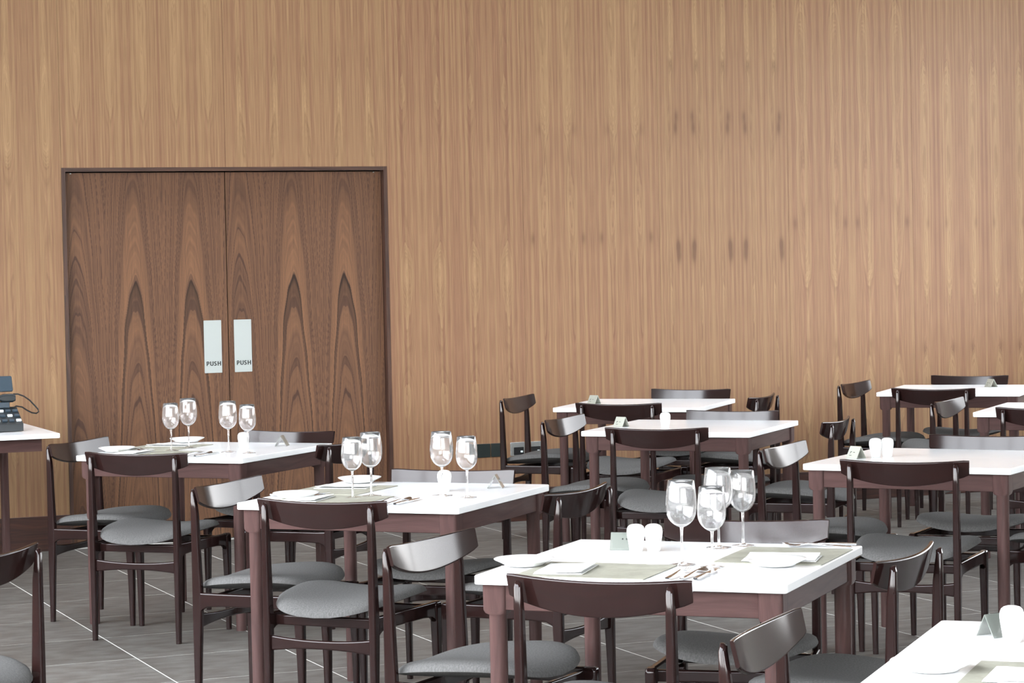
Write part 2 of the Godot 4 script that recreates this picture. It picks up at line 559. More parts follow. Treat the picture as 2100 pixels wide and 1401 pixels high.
func build_wall() -> void:
	var ven := []
	# seed, heart of the leaf, mean width and swing of the lenses, redness, how fast they alternate, knots [across, height, strength]
	var opts := [
		[201, 0.55, 0.1, 2.2, -0.10, 0.8, []],
		[213, 0.50, 0.0, 2.4, -0.12, 0.9, []],
		[227, 0.50, 0.2, 2.4, -0.05, 0.8, []],
		[239, 0.48, -0.45, 2.2, 0.08, 1.2, []],
		[251, 0.42, 0.75, 2.3, 0.04, 0.85, [[0.74, 1.70, 0.30], [0.50, 2.36, 0.22]]],
		[263, 0.45, 0.2, 1.8, -0.10, 0.9, [[0.70, 1.64, 0.75], [0.72, 1.58, 0.6], [0.66, 2.37, 0.5], [0.70, 2.44, 0.35], [0.52, 2.75, 0.3]]],
		[277, 0.50, 0.55, 2.4, 0.05, 0.8, [[0.80, 1.77, 0.3], [0.42, 1.00, 0.2]]],
		[289, 0.50, 0.65, 2.0, 0.08, 0.85, [[0.60, 1.76, 0.25], [0.4, 0.95, 0.25]]],
	]
	for o in opts:
		ven.append(mat(Color.WHITE, 0.46, {"albedo_texture": veneer(o[0], o[1], o[2], o[3], o[4], o[5], o[6]), "metallic_specular": 0.4}))
	var mb := MB.new()
	# structural wall behind the boards, with the door opening left free
	var back := WALL_D + 0.02
	mb.box(P((RX0 + DX0) / 2 - 0.2, RH / 2 - 0.1, back + 0.1), Vector3(DX0 - RX0 + 0.4, RH + 0.2, 0.2))
	mb.box(P((RX1 + DX1) / 2 + 0.2, RH / 2 - 0.1, back + 0.1), Vector3(RX1 - DX1 + 0.4, RH + 0.2, 0.2))
	mb.box(P((DX0 + DX1) / 2, (DTOP + RH) / 2, back + 0.1), Vector3(DX1 - DX0, RH - DTOP, 0.2))
	mb.box(P((DX0 + DX1) / 2, RH / 2 - 0.1, back + 0.35), Vector3(DX1 - DX0 + 0.6, RH + 0.2, 0.1))
	var w := struct("wall_back", mb, M.gap, "tall wall clad in warm brown book-matched wood veneer panels")
	var y1 := RH
	var xl := DX0
	for k in 9:  # boards to the left of the door, out to the corner of the room
		leaf_panel(xl - 0.94, xl, 0.0, y1, 5, k, ven[0 if k % 2 == 0 else 6], w)
		xl -= 0.94
	leaf_panel(DX0, 3.823, DTOP, y1, 5, 0, ven[1], w)
	leaf_panel(3.823, DX1, DTOP, y1, 5, 1, ven[2], w)
	leaf_panel(DX1, 5.663, 0.0, y1, 4, 0, ven[3], w)
	leaf_panel(5.663, 6.572, 0.0, y1, 4, 1, ven[4], w)
	leaf_panel(6.572, 7.473, 0.0, y1, 5, 0, ven[5], w)
	leaf_panel(7.473, 8.378, 0.0, y1, 4, 1, ven[6], w)
	leaf_panel(8.378, 9.283, 0.0, y1, 5, 0, ven[7], w)
	leaf_panel(9.283, RX1, 0.0, y1, 4, 0, ven[2], w)
	# skirting, dark red brown
	for s in [[RX0, DX0 - 0.002], [DX1 + 0.002, RX1]]:
		var b := MB.new()
		var fr := []
		var secs := []
		for x in [s[0], s[1]]:
			fr.append(along_x(P(x, 0.0985, WALL_D - 0.007)))
			secs.append(MB.rr(0.197, 0.012, 0.003, 2))
		b.sweep(fr, secs)
		struct("baseboard_back" if s[0] == RX0 else "baseboard_back_right", b, M.base_wood, "dark red brown skirting board along the foot of the panelled wall")
	# frame of the double door: a lining set in the opening
	var t := 0.022
	var fm := MB.new()
	var dep := 0.075
	fm.box(P(DX0 + t / 2, DTOP / 2, WALL_D + dep / 2 - 0.002), Vector3(t, DTOP, dep + 0.004))
	fm.box(P(DX1 - t / 2, DTOP / 2, WALL_D + dep / 2 - 0.002), Vector3(t, DTOP, dep + 0.004))
	fm.box(P((DX0 + DX1) / 2, DTOP - t / 2, WALL_D + dep / 2 - 0.002), Vector3(DX1 - DX0 - 2 * t, t, dep + 0.004))
	struct("trim_1", fm, M.frame_wood, "thin dark wood lining framing the double door")
	# leaves
	var seam := 3.826
	var face := WALL_D + 0.042
	var xs := [[DX0 + t + 0.003, seam - 0.0025, 0.555, 0.332], [seam + 0.0025, DX1 - t - 0.003, 0.553, 0.316]]
	for k in 2:
		var a: float = xs[k][0]
		var b2: float = xs[k][1]
		var top := DTOP - t - 0.006
		var bot := 0.008
		var m := mat(Color.WHITE, 0.45, {"albedo_texture": door_veneer(301 + 40 * 0 + k * 0, b2 - a, top, xs[k][2], xs[k][3], 1.50 + 0.02 * k), "metallic_specular": 0.35})
		var dm := MB.new()
		dm.quad(P(a, bot, face), P(b2, bot, face), P(b2, top, face), P(a, top, face), Vector3(0, 0, 1), Vector2(0, 1), Vector2(1, 1), Vector2(1, 0), Vector2(0, 0))
		for e in [[a, a, -1.0], [b2, b2, 1.0]]:
			dm.quad(P(e[0], bot, face), P(e[0], bot, face + 0.045), P(e[0], top, face + 0.045), P(e[0], top, face), Vector3(e[2], 0, 0), Vector2(0.02, 1), Vector2(0.05, 1), Vector2(0.05, 0), Vector2(0.02, 0))
		dm.quad(P(a, top, face), P(b2, top, face), P(b2, top, face + 0.045), P(a, top, face + 0.045), Vector3(0, 1, 0), Vector2(0, 0), Vector2(1, 0), Vector2(1, 0.02), Vector2(0, 0.02))
		dm.quad(P(a, bot, face), P(b2, bot, face), P(b2, bot, face + 0.045), P(a, bot, face + 0.045), Vector3(0, -1, 0), Vector2(0, 1), Vector2(1, 1), Vector2(1, 0.98), Vector2(0, 0.98))
		dm.quad(P(a, bot, face + 0.045), P(b2, bot, face + 0.045), P(b2, top, face + 0.045), P(a, top, face + 0.045), Vector3(0, 0, -1))
		var dn := struct("door_%d" % (k + 1), dm, m, ["left leaf of the dark brown double door with a push plate by the seam", "right leaf of the dark brown double door with a push plate by the seam"][k])
		# push plate with its word
		var px: float = [3.732, 3.911][k]
		var pl := MB.new()
		pl.slab(Vector3.ZERO, Vector3(0.104, 0.003, 0.303), 0.003, 0.0008)
		var plate := put("push_plate", pl, M.brushed, dn)
		plate.rotation = Vector3(PI / 2, 0, 0)
		plate.position = P(px, 1.113, face - 0.0016)
		plate.set_meta("label", "pale metal push plate reading PUSH")
		var tm := TextMesh.new()
		tm.text = "PUSH"
		var sf := SystemFont.new()
		sf.font_names = PackedStringArray(["Droid Sans"])
		sf.font_weight = 700
		tm.font = sf
		tm.font_size = 32
		tm.pixel_size = 0.0011
		tm.depth = 0.001
		var tn := MeshInstance3D.new()
		tn.name = "lettering"
		tn.mesh = tm
		tn.material_override = M.ink
		plate.add_child(tn, true)
		tn.rotation = Vector3(-PI / 2, 0, 0)
		tn.position = Vector3(0.002, 0.0018, 0.098)
		# closer arm end caps at the top corners: small pivots
		var pv := MB.new()
		pv.box(P([a + 0.035, b2 - 0.045][k], top - 0.004, face - 0.003), Vector3(0.009, 0.005, 0.006))
		put("pivot_plate", pv, M.chrome, dn)
	# sockets and blanks low on the wall
	outlet(5.369, "dark blank cover plate low on the wood wall, left of the pair", "")
	outlet(5.469, "dark blank cover plate low on the wood wall, beside the chrome socket", "")
	outlet(5.593, "chrome wall socket low on the wood wall, nearer the dark blank plates", "socket")
	outlet(5.703, "chrome wall socket low on the wood wall, farthest along the row of plates", "socket")

func outlet(x: float, label: String, kind: String) -> void:
	var o := thing("wall_socket" if kind == "socket" else "cover_plate", label, "socket" if kind == "socket" else "cover plate", P(x, 0.437, WALL_D - 0.004))
	var mb := MB.new()
	mb.slab(Vector3.ZERO, Vector3(0.094, 0.008, 0.082), 0.004, 0.0015)
	var p := put("plate", mb, M.chrome if kind == "socket" else M.socket_dark, o)
	p.rotation.x = PI / 2
	if kind == "socket":
		var a := MB.new()
		a.box(Vector3(0.006, -0.012, 0.006), Vector3(0.062, 0.046, 0.006))
		put("insert", a, M.black, o)
		var s := MB.new()
		s.box(Vector3(0.024, -0.016, 0.0095), Vector3(0.014, 0.011, 0.004))
		put("switch", s, M.key_white, o)

# ==================================================================== the tiled floor
func build_floor() -> void:
	var mb := MB.new()
	mb.box(P((RX0 + RX1) / 2, -0.1006, (RD0 + WALL_D) / 2), Vector3(RX1 - RX0 + 0.2, 0.2, WALL_D - RD0 + 0.2))
	var f := struct("floor", mb, M.grout, "dark grey green stone tile floor with thin pale joints")
	var tx := 0.6
	var td := 0.6215
	var g := 0.0055
	var tile := MB.new()
	tile.slab(Vector3(0, -0.004, 0), Vector3(tx - g, 0.008, td - g), 0.001, 0.0004)
	# the texture runs once over a tile
	for i in tile.v.size():
		tile.t[i] = Vector2(tile.v[i].x / tx + 0.5, tile.v[i].z / td + 0.5)
	var mesh := tile.done()
	var rest := MB.new()
	for i in range(-14, 13):
		for j in range(-21, 7):
			var x := 2.2907 + (i + 0.5) * tx
			var d := 9.723 + (j + 0.5) * td
			var wide := tx - g
			if x - tx / 2 < RX0 or x + tx / 2 > RX1 or d - td / 2 < RD0:
				continue
			var dist := x * 0.376 + d * 0.926
			var side := (x * 0.926 - d * 0.376) / maxf(dist, 0.1)
			var cut := d + td / 2 > WALL_D - 0.014
			if dist > 8.0 and absf(side) < 0.28:
				var o := put_mesh("tile", mesh, M.tiles[rng.randi() % 4], f, P(x, 0.0, d))
				if cut:
					var keep := (WALL_D - 0.002) - (d - td / 2)
					if keep < 0.05:
						o.free()
						continue
					o.scale.z = keep / td
					o.position = P(x, 0.0, d - td / 2 + keep / 2)
			elif not cut:
				var s := MB.new()
				rest.quad(P(x - wide / 2, 0, d - td / 2 + g / 2), P(x + wide / 2, 0, d - td / 2 + g / 2), P(x + wide / 2, 0, d + td / 2 - g / 2), P(x - wide / 2, 0, d + td / 2 - g / 2), Vector3.UP)
	var r := put("tile_field", rest, M.tiles[0], f)
	r.set_meta("kind", "stuff")

# ==================================================================== tables
func make_table(called: String, label: String, at: Vector3, turn: float) -> Node3D:
	var o := thing(called, label, "table", at, turn, "square dining tables with white tops")
	var mb := MB.new()
	mb.slab(Vector3(0, TABLE_H - 0.012, 0), Vector3(0.842, 0.024, 0.842), 0.012, 0.0025)
	put("tabletop", mb, M.quartz, o)
	for k in 4:
		var ang := k * PI / 2
		var ap := MB.new()
		var fr := []
		var secs := []
		for x in [-0.345, 0.345]:
			fr.append(along_x(Vector3(x, 0.692, 0.387)))
			secs.append(MB.rr(0.068, 0.020, 0.003, 2))
		ap.sweep(fr, secs)
		var an := put("apron", ap, M.table_wood, o)
		an.rotation.y = ang
		var lg := MB.new()
		fr = []
		secs = []
		for q in [[0.0, 0.042, 0.021], [0.003, 0.046, 0.023], [0.30, 0.047, 0.0235], [0.644, 0.048, 0.024], [0.645, 0.052, 0.021], [0.649, 0.060, 0.016], [0.658, 0.065, 0.012], [0.726, 0.065, 0.010]]:
			fr.append(up(Vector3(0, q[0], 0)))
			secs.append(MB.rr(q[1], q[1], q[2], 4))
		lg.sweep(fr, secs)
		var ln := put("leg", lg, M.table_wood, o)
		ln.position = Vector3([-1, 1, 1, -1][k] * 0.372, 0, [1, 1, -1, -1][k] * 0.372)
	return o

func build_tables() -> void:
	var spots := [
		["A", 2.900, 5.998, -0.7541, "white topped square table in front, set with four wine glasses and two shakers"],
		["B", 2.903, 8.267, -0.7740, "white topped square table second from the front, set with four wine glasses"],
		["C", 2.880, 10.774, -0.7941, "white topped square table laid with four wine glasses in front of the double door"],
		["E", 5.265, 8.447, -0.8867, "unlaid white topped square table with two shakers and a number tent, at the right"],
		["F", 5.305, 10.760, -0.7722, "unlaid white topped square table with one shaker visible, centre of the rear row"],
		["G", 5.932, 12.614, -0.7115, "bare white topped square table against the wood wall behind the centre table"],
		["H", 8.042, 12.671, -0.7388, "bare white topped square table by the wood wall at the right end"],
		["I", 7.481, 10.730, -0.7913, "white topped square table cut off by the right edge, behind the table with shakers"],
		["J", 2.951, 4.107, -0.7447, "white topped square table cut off in the bottom right corner with one plate"],
	]
	var first: Node3D = null
	for s in spots:
		var at := P(s[1], 0, s[2])
		if first == null:
			first = make_table("dining_table", s[4], at, s[3])
			tables[s[0]] = first
		else:
			tables[s[0]] = dup(first, "dining_table", s[4], at, s[3])

# a point on or beside a table: la along its right, lb towards its far side
func on(tb: String, la: float, lb: float, y := TABLE_H) -> Vector3:
	var t: Node3D = tables[tb]
	return t.transform * Vector3(la, y, -lb)

func turn_of(tb: String) -> float:
	return (tables[tb] as Node3D).rotation.y

# ==================================================================== chairs
# local frame: floor point below the rear face of the two posts, z towards the seat front
func make_chair(label: String) -> Node3D:
	var o := thing("dining_chair", label, "chair", Vector3.ZERO, 0.0, "dark wood dining chairs with grey seats")
	# seat pad
	var sp := MB.new()
	var na := 40
	var nr := 9
	var rows := []
	var norms := []
	for s in 2:
		var rings := []
		for i in nr + 1:
			var ring := []
			var rho := float(i) / nr
			rho = 1.0 - pow(1.0 - rho, 1.7)
			for j in na:
				ring.append(pad_point(rho, TAU * j / na, s == 0))
			rings.append(ring)
		rows.append(rings)
	for s in 2:
		var rings: Array = rows[s]
		for i in nr:
			for j in na:
				var k := (j + 1) % na
				var q := [rings[i][j], rings[i][k], rings[i + 1][k], rings[i + 1][j]]
				var w := []
				for c in [[i, j], [i, k], [i + 1, k], [i + 1, j]]:
					w.append(pad_normal(rows, s, c[0], c[1], nr, na))
				var ts := []
				for c in q:
					ts.append(Vector2(c.x, c.z) * 1.6)
				sp.tri(q[0], q[1], q[2], w[0], w[1], w[2], ts[0], ts[1], ts[2])
				sp.tri(q[0], q[2], q[3], w[0], w[2], w[3], ts[0], ts[2], ts[3])
	put("seat", sp, M.fabric, o)
	# backrest: bowed plywood with a deep rounded lower edge
	var bk := MB.new()
	var fr := []
	var secs := []
	var lean := deg_to_rad(13.0)
	var nb := 25
	for i in nb:
		var t := -1.0 + 2.0 * i / (nb - 1)
		var x := 0.243 * t
		var at := absf(t)
		var top := 0.800 - 0.010 * (1.0 - t * t)
		var bot := 0.700 + 0.041 * pow(at, 2.0)
		if at > 0.999:
			top -= 0.002
			bot += 0.002
		var ym := (top + bot) / 2
		var z := 0.004 + 0.030 * t * t + 0.007 + (0.800 - ym) * tan(lean)
		var slope := 2.0 * 0.030 * t / 0.243
		var tang := Vector3(1, 0, slope).normalized()
		var upv := Vector3(0, cos(lean), -sin(lean))
		upv = (upv - tang * upv.dot(tang)).normalized()
		fr.append(Transform3D(Basis(upv, tang.cross(upv), tang), Vector3(x, ym, z)))
		secs.append(MB.rr((top - bot) / cos(lean), 0.013 if at < 0.999 else 0.009, 0.0045, 2))
	bk.sweep(fr, secs)
	put("backrest", bk, M.chair_wood, o)
	for s in [-1.0, 1.0]:
		# rear post: upright back edge, tapering above the seat rail, notched for the backrest
		var pm := MB.new()
		fr = []
		secs = []
		for q in [[0.0, 0.022, 0.023], [0.18, 0.025, 0.029], [0.34, 0.027, 0.037], [0.42, 0.027, 0.038], [0.55, 0.026, 0.033], [0.695, 0.024, 0.028], [0.712, 0.024, 0.026], [0.770, 0.022, 0.018], [0.780, 0.018, 0.015], [0.786, 0.009, 0.008]]:
			fr.append(up(Vector3(s * 0.2, q[0], q[2] / 2 + (0.003 if q[0] > 0.775 else 0.0))))
			secs.append(MB.rr(q[1], q[2], minf(0.009, q[2] * 0.45), 3))
		pm.sweep(fr, secs, [0, 0, 0, 0, 0, 0, 0, 0.2, 0.7, 1.2])
		put("rear_leg", pm, M.chair_wood, o)
		# front leg
		pm = MB.new()
		fr = []
		secs = []
		for q in [[0.0, 0.022, 0.022, 0.432], [0.2, 0.027, 0.030, 0.432], [0.36, 0.030, 0.040, 0.428], [0.405, 0.030, 0.044, 0.426], [0.416, 0.028, 0.040, 0.426], [0.420, 0.020, 0.032, 0.426]]:
			fr.append(up(Vector3(s * 0.215, q[0], q[3])))
			secs.append(MB.rr(q[1], q[2], 0.009, 3))
		pm.sweep(fr, secs, [0, 0, 0, 0, 0.6, 1.2])
		put("front_leg", pm, M.chair_wood, o)
		# side rail, flared where it meets the legs
		pm = MB.new()
		fr = []
		secs = []
		for q in [[0.030, 0.072], [0.040, 0.060], [0.060, 0.050], [0.120, 0.046], [0.330, 0.046], [0.385, 0.050], [0.400, 0.060], [0.412, 0.072]]:
			var zz: float = q[0]
			fr.append(along_z(Vector3(s * lerpf(0.2, 0.215, zz / 0.43), 0.396 - (q[1] - 0.046) * 0.45, zz)))
			secs.append(MB.rr(0.021, q[1], 0.006, 3))
		pm.sweep(fr, secs)
		put("side_rail", pm, M.chair_wood, o)
	# rear stretcher shaped like a shallow bow tie
	var st := MB.new()
	fr = []
	secs = []
	for i in 13:
		var t := -1.0 + i / 6.0
		var hh := 0.029 + 0.023 * pow(absf(t), 2.2)
		fr.append(along_x(Vector3(t * 0.189, 0.319, 0.020)))
		secs.append(MB.rr(hh, 0.017, 0.006, 3))
	st.sweep(fr, secs)
	put("stretcher", st, M.chair_wood, o)
	for r in [[0.062, 0.391, 0.190], [0.405, 0.394, 0.203]]:
		var sr := MB.new()
		fr = []
		secs = []
		for x in [-1.0, 1.0]:
			fr.append(along_x(Vector3(x * r[2], r[1], r[0])))
			secs.append(MB.rr(0.034, 0.020, 0.005, 3))
		sr.sweep(fr, secs)
		put("seat_rail", sr, M.chair_wood, o)
	return o

func pad_point(rho: float, a: float, is_top: bool) -> Vector3:
	var e := 2.0 / 2.9
	var ca := cos(a)
	var sa := sin(a)
	var px := signf(ca) * pow(absf(ca), e) * rho
	var pz := signf(sa) * pow(absf(sa), e) * rho
	var z := 0.208 + pz * 0.238
	var half := lerpf(0.205, 0.252, clampf((z + 0.03) / 0.48, 0, 1))
	var x := px * half
	var k := clampf(z / 0.45, 0.0, 1.0)
	var y := 0.411 + 0.018 * k + 0.036 * pow(absf(x) / 0.22, 2.0)
	if is_top:
		y += 0.047 * sqrt(maxf(0.0, 1.0 - pow(rho, 4.5))) + 0.004
	else:
		y += 0.004 * pow(rho, 8.0)
	return Vector3(x, y, z)

func pad_normal(rows: Array, s: int, i: int, j: int, nr: int, na: int) -> Vector3:
	var g: Array = rows[s]
	var up_sign := 1.0 if s == 0 else -1.0
	if i == 0:
		return Vector3(0, up_sign, 0)
	var dj: Vector3 = g[i][(j + 1) % na] - g[i][(j + na - 1) % na]
	var di: Vector3 = g[mini(i + 1, nr)][j] - g[i - 1][j]
	var n := di.cross(dj).normalized()
	if n.y * up_sign < 0:
		n = -n
	if i == nr:  # both faces meet in the rim: lean the normals outwards
		var o := Vector3(g[i][j].x, 0, g[i][j].z - 0.208).normalized()
		n = (n * (0.9 if s == 0 else 0.6) + o).normalized()
	return n

func build_chairs() -> void:
	# table, side, sideways offset, distance of the backrest's ends from the table's middle, turn in degrees, label
	var list := [
		["A", "f", 0.032, 0.737, -4.2, "dark chair seen from behind at the bottom, reddish backrest before the front glasses table"],
		["A", "l", 0.001, 0.720, -6.8, "dark chair at the left side of the front glasses table, pale glare on its backrest"],
		["A", "b", 0.029, 0.611, 6.7, "dark chair on the far side of the front glasses table, lilac backrest behind the glasses"],
		["A", "r", -0.077, 0.651, -5.3, "dark chair on the right side of the front glasses table, back turned, bright top edge"],
		["B", "f", 0.053, 0.709, -3.3, "dark chair seen from behind at the near side of the second table"],
		["B", "l", -0.135, 0.611, -0.1, "dark chair at the left side of the second table, glossy backrest facing right"],
		["B", "b", 0.021, 0.457, 3.5, "dark chair on the far side of the second table, backrest behind its number tent"],
		["B", "r", -0.180, 0.756, -4.9, "dark chair on the right side of the second table with its back turned"],
		["C", "f", 0.102, 0.760, 2.3, "dark chair seen from behind at the near side of the table before the doors"],
		["C", "l", -0.170, 0.571, 1.0, "dark chair at the left side of the table before the doors, nearest the telephone desk"],
		["C", "b", 0.130, 0.544, -2.0, "dark chair on the far side of the table before the doors, lilac backrest"],
		["C", "r", -0.030, 0.715, 0.0, "dark chair on the right side of the table before the doors, half behind wine glasses"],
		["F", "f", 0.086, 0.790, 3.0, "dark chair seen from behind at the near side of the centre rear table"],
		["F", "l", -0.110, 0.625, -2.0, "dark chair at the left side of the centre rear table, white glare on its backrest"],
		["F", "b", 0.072, 0.449, -1.2, "dark chair on the far side of the centre rear table, behind its shaker"],
		["F", "r", -0.150, 0.765, 0.0, "dark chair on the right of the centre rear table, back turned, standing before the wall"],
		["G", "f", 0.058, 0.760, -3.0, "dark chair seen from behind at the near side of the table against the wall"],
		["G", "l", -0.110, 0.726, -2.0, "dark chair above the wall sockets, at the left side of the table against the wall"],
		["G", "b", 0.110, 0.600, -4.0, "dark chair between the wood wall and the bare table against it"],
		["G", "r", -0.060, 0.690, -4.0, "small dark chair back against the wall, right of the bare table, mostly hidden"],
		["E", "f", 0.094, 0.690, 6.5, "dark chair seen from behind at the near side of the right table with shakers"],
		["E", "l", -0.080, 0.640, 2.0, "dark chair at the left side of the right table with shakers, white glare on backrest"],
		["E", "b", 0.000, 0.597, 4.0, "dark chair on the far side of the right table with shakers, long lilac backrest"],
		["E", "r", -0.020, 0.720, 0.0, "dark chair at the right edge beside the table with shakers, only seat and legs showing"],
		["H", "f", -0.010, 0.820, -5.0, "dark chair seen from behind at the near side of the right end wall table"],
		["H", "l", -0.145, 0.608, -8.0, "dark chair with a narrow backrest at the left of the right end wall table"],
		["H", "b", -0.048, 0.633, -3.8, "dark chair between the wood wall and the right end wall table"],
		["I", "l", -0.110, 0.619, -4.0, "dark chair with a bright white backrest left of the table cut off at right"],
		["I", "f", 0.010, 0.756, -3.0, "dark chair cut off by the right edge, back turned, before the cut off table"],
		["J", "l", -0.024, 0.708, -2.3, "dark chair in the bottom right with grey blue backrest, left of the corner table"],
	]
	var first: Node3D = null
	for c in list:
		var t: Node3D = tables[c[0]]
		var th := t.rotation.y
		var lat: float = c[2]
		var dist: float = c[3]
		var p := Vector3.ZERO
		var yaw := th
		match c[1]:
			"f":
				p = t.transform * Vector3(lat, 0, dist)
				yaw = th + PI
			"b":
				p = t.transform * Vector3(lat, 0, -dist)
			"l":
				p = t.transform * Vector3(-dist, 0, -lat)
				yaw = th + PI / 2
			"r":
				p = t.transform * Vector3(dist, 0, -lat)
				yaw = th - PI / 2
		yaw += deg_to_rad(c[4])
		place_chair(first, p, yaw, c[5])
		if first == null:
			first = get_node("dining_chair")
	# the chair cut off by the left edge, at a table that stands outside the frame
	place_chair(first, P(1.20, 0, 6.80), -0.757 - PI / 2, "dark chair cut off by the left edge at the bottom, back turned")

func place_chair(first: Node3D, ends_mid: Vector3, yaw: float, label: String) -> void:
	var fwd := Vector3(sin(yaw), 0, cos(yaw))
	var p := ends_mid - fwd * 0.036
	p.y = 0
	if first == null:
		var o := make_chair(label)
		o.position = p
		o.rotation.y = yaw
	else:
		dup(first, "dining_chair", label, p, yaw)

# ==================================================================== tableware
func glass_profile(h: float, k: float) -> Dictionary:
	var t := 0.0011
	var bowl_y := h * 0.445
	var bh := h - bowl_y
	var outer := PackedVector2Array()
	var shape := [[0.0, 0.0046], [0.012, 0.0070], [0.035, 0.0135], [0.075, 0.0215], [0.13, 0.0290], [0.20, 0.0350], [0.28, 0.0392], [0.38, 0.0413], [0.50, 0.0414], [0.65, 0.0404], [0.82, 0.0382], [1.0, 0.0352]]
	for s in shape:
		outer.append(Vector2(s[1] * k, bowl_y + bh * s[0]))
	var bowl := outer.duplicate()
	bowl.append(Vector2(0.0352 * k - t * 0.5, h + 0.0004))
	for i in range(shape.size() - 1, 1, -1):
		bowl.append(Vector2(maxf(shape[i][1] * k - t, 0.0), bowl_y + bh * shape[i][0] + t * 0.3))
	bowl.append(Vector2(0.004, bowl_y + bh * 0.03))
	bowl.append(Vector2(0.0, bowl_y + bh * 0.026))
	var stem := PackedVector2Array([Vector2(0.0052, 0.0085), Vector2(0.0040, 0.016), Vector2(0.0034, 0.03), Vector2(0.0034, bowl_y * 0.7), Vector2(0.0038, bowl_y * 0.9), Vector2(0.0046 * k, bowl_y)])
	var foot := PackedVector2Array([Vector2(0.0, 0.0004), Vector2(0.034 * k, 0.0004), Vector2(0.0352 * k, 0.0012), Vector2(0.0348 * k, 0.0022), Vector2(0.022 * k, 0.0036), Vector2(0.010, 0.0058), Vector2(0.0052, 0.0085)])
	return {"bowl": bowl, "stem": stem, "foot": foot}

func make_glass(h: float, k: float, label: String, at: Vector3) -> Node3D:
	var o := thing("wine_glass", label, "wine glass", at, 0.0, "empty wine glasses on the laid tables")
	var pr := glass_profile(h, k)
	for part in ["bowl", "stem", "foot"]:
		var mb := MB.new()
		mb.lathe(pr[part], 40)
		put(part, mb, M.glass, o)
	return o

func make_shaker(label: String, at: Vector3) -> MeshInstance3D:
	var mb := MB.new()
	mb.lathe(PackedVector2Array([Vector2(0, 0.0005), Vector2(0.017, 0.0005), Vector2(0.0185, 0.002), Vector2(0.0195, 0.010), Vector2(0.0215, 0.025), Vector2(0.0245, 0.042), Vector2(0.0258, 0.054), Vector2(0.0250, 0.063), Vector2(0.0222, 0.070), Vector2(0.0170, 0.0745), Vector2(0.0095, 0.0768), Vector2(0, 0.0775)]), 32)
	var o := put("shaker", mb, M.china, null)
	o.position = at
	tag(o, label, "shaker", "white china salt and pepper shakers")
	return o

func plate_mesh(r: float) -> ArrayMesh:
	var mb := MB.new()
	mb.lathe(PackedVector2Array([Vector2(0, 0.002), Vector2(r * 0.60, 0.0015), Vector2(r * 0.63, 0.0005), Vector2(r * 0.66, 0.0035), Vector2(r * 0.80, 0.009), Vector2(r * 0.985, 0.0165), Vector2(r, 0.0182), Vector2(r * 0.985, 0.0192), Vector2(r * 0.78, 0.0125), Vector2(r * 0.66, 0.0072), Vector2(r * 0.60, 0.0052), Vector2(0, 0.0048)]), 48)
	return mb.done()

func napkin_mesh(w: float, d: float, sd: int) -> ArrayMesh:
	# paper napkin folded in layers, its sheets lifting a little at one edge
	var mb := MB.new()
	var nz := noise(sd, 1.0, 2)
	for layer in 2:
		var nx := 8
		var ny := 6
		var ww := w * (1.0 - 0.03 * layer)
		var dd := d * (1.0 - 0.04 * layer)
		var pt := func(i: int, j: int, add: float) -> Vector3:
			var u := float(i) / nx - 0.5
			var q := float(j) / ny - 0.5
			var lift := 0.0025 * layer + 0.0012 * layer * (nz.get_noise_2d(u * 3 + layer * 7, q * 3) + 0.6) + 0.003 * layer * pow(maxf(0.0, u + 0.1), 2.0) * 4.0
			return Vector3(u * ww, 0.0008 + lift + add, q * dd)
		for i in nx:
			for j in ny:
				for s in 2:
					var add := 0.0016 if s == 0 else 0.0
					var a: Vector3 = pt.call(i, j, add)
					var b: Vector3 = pt.call(i + 1, j, add)
					var c: Vector3 = pt.call(i + 1, j + 1, add)
					var d2: Vector3 = pt.call(i, j + 1, add)
					mb.quad(a, b, c, d2, Vector3(0, 1 if s == 0 else -1, 0))
		for i in nx:
			for e in [0, ny]:
				mb.quad(pt.call(i, e, 0.0), pt.call(i + 1, e, 0.0), pt.call(i + 1, e, 0.0016), pt.call(i, e, 0.0016), Vector3(0, 0, -1 if e == 0 else 1))
		for j in ny:
			for e in [0, nx]:
				mb.quad(pt.call(e, j, 0.0), pt.call(e, j + 1, 0.0), pt.call(e, j + 1, 0.0016), pt.call(e, j, 0.0016), Vector3(-1 if e == 0 else 1, 0, 0))
	return mb.done()

func knife_mesh() -> ArrayMesh:
	var mb := MB.new()
	var fr := []
	var secs := []
	for q in [[-0.105, 0.010, 0.005], [-0.102, 0.015, 0.007], [-0.06, 0.016, 0.007], [-0.01, 0.011, 0.006], [0.0, 0.010, 0.005], [0.006, 0.016, 0.0022], [0.05, 0.020, 0.0018], [0.085, 0.017, 0.0015], [0.103, 0.008, 0.0012], [0.108, 0.002, 0.001]]:
		fr.append(along_z(Vector3(0.002 if q[0] > 0.0 else 0.0, 0.005, -q[0])))
		secs.append(MB.rr(q[1], q[2], q[2] * 0.45, 2))
	mb.sweep(fr, secs)
	return mb.done()

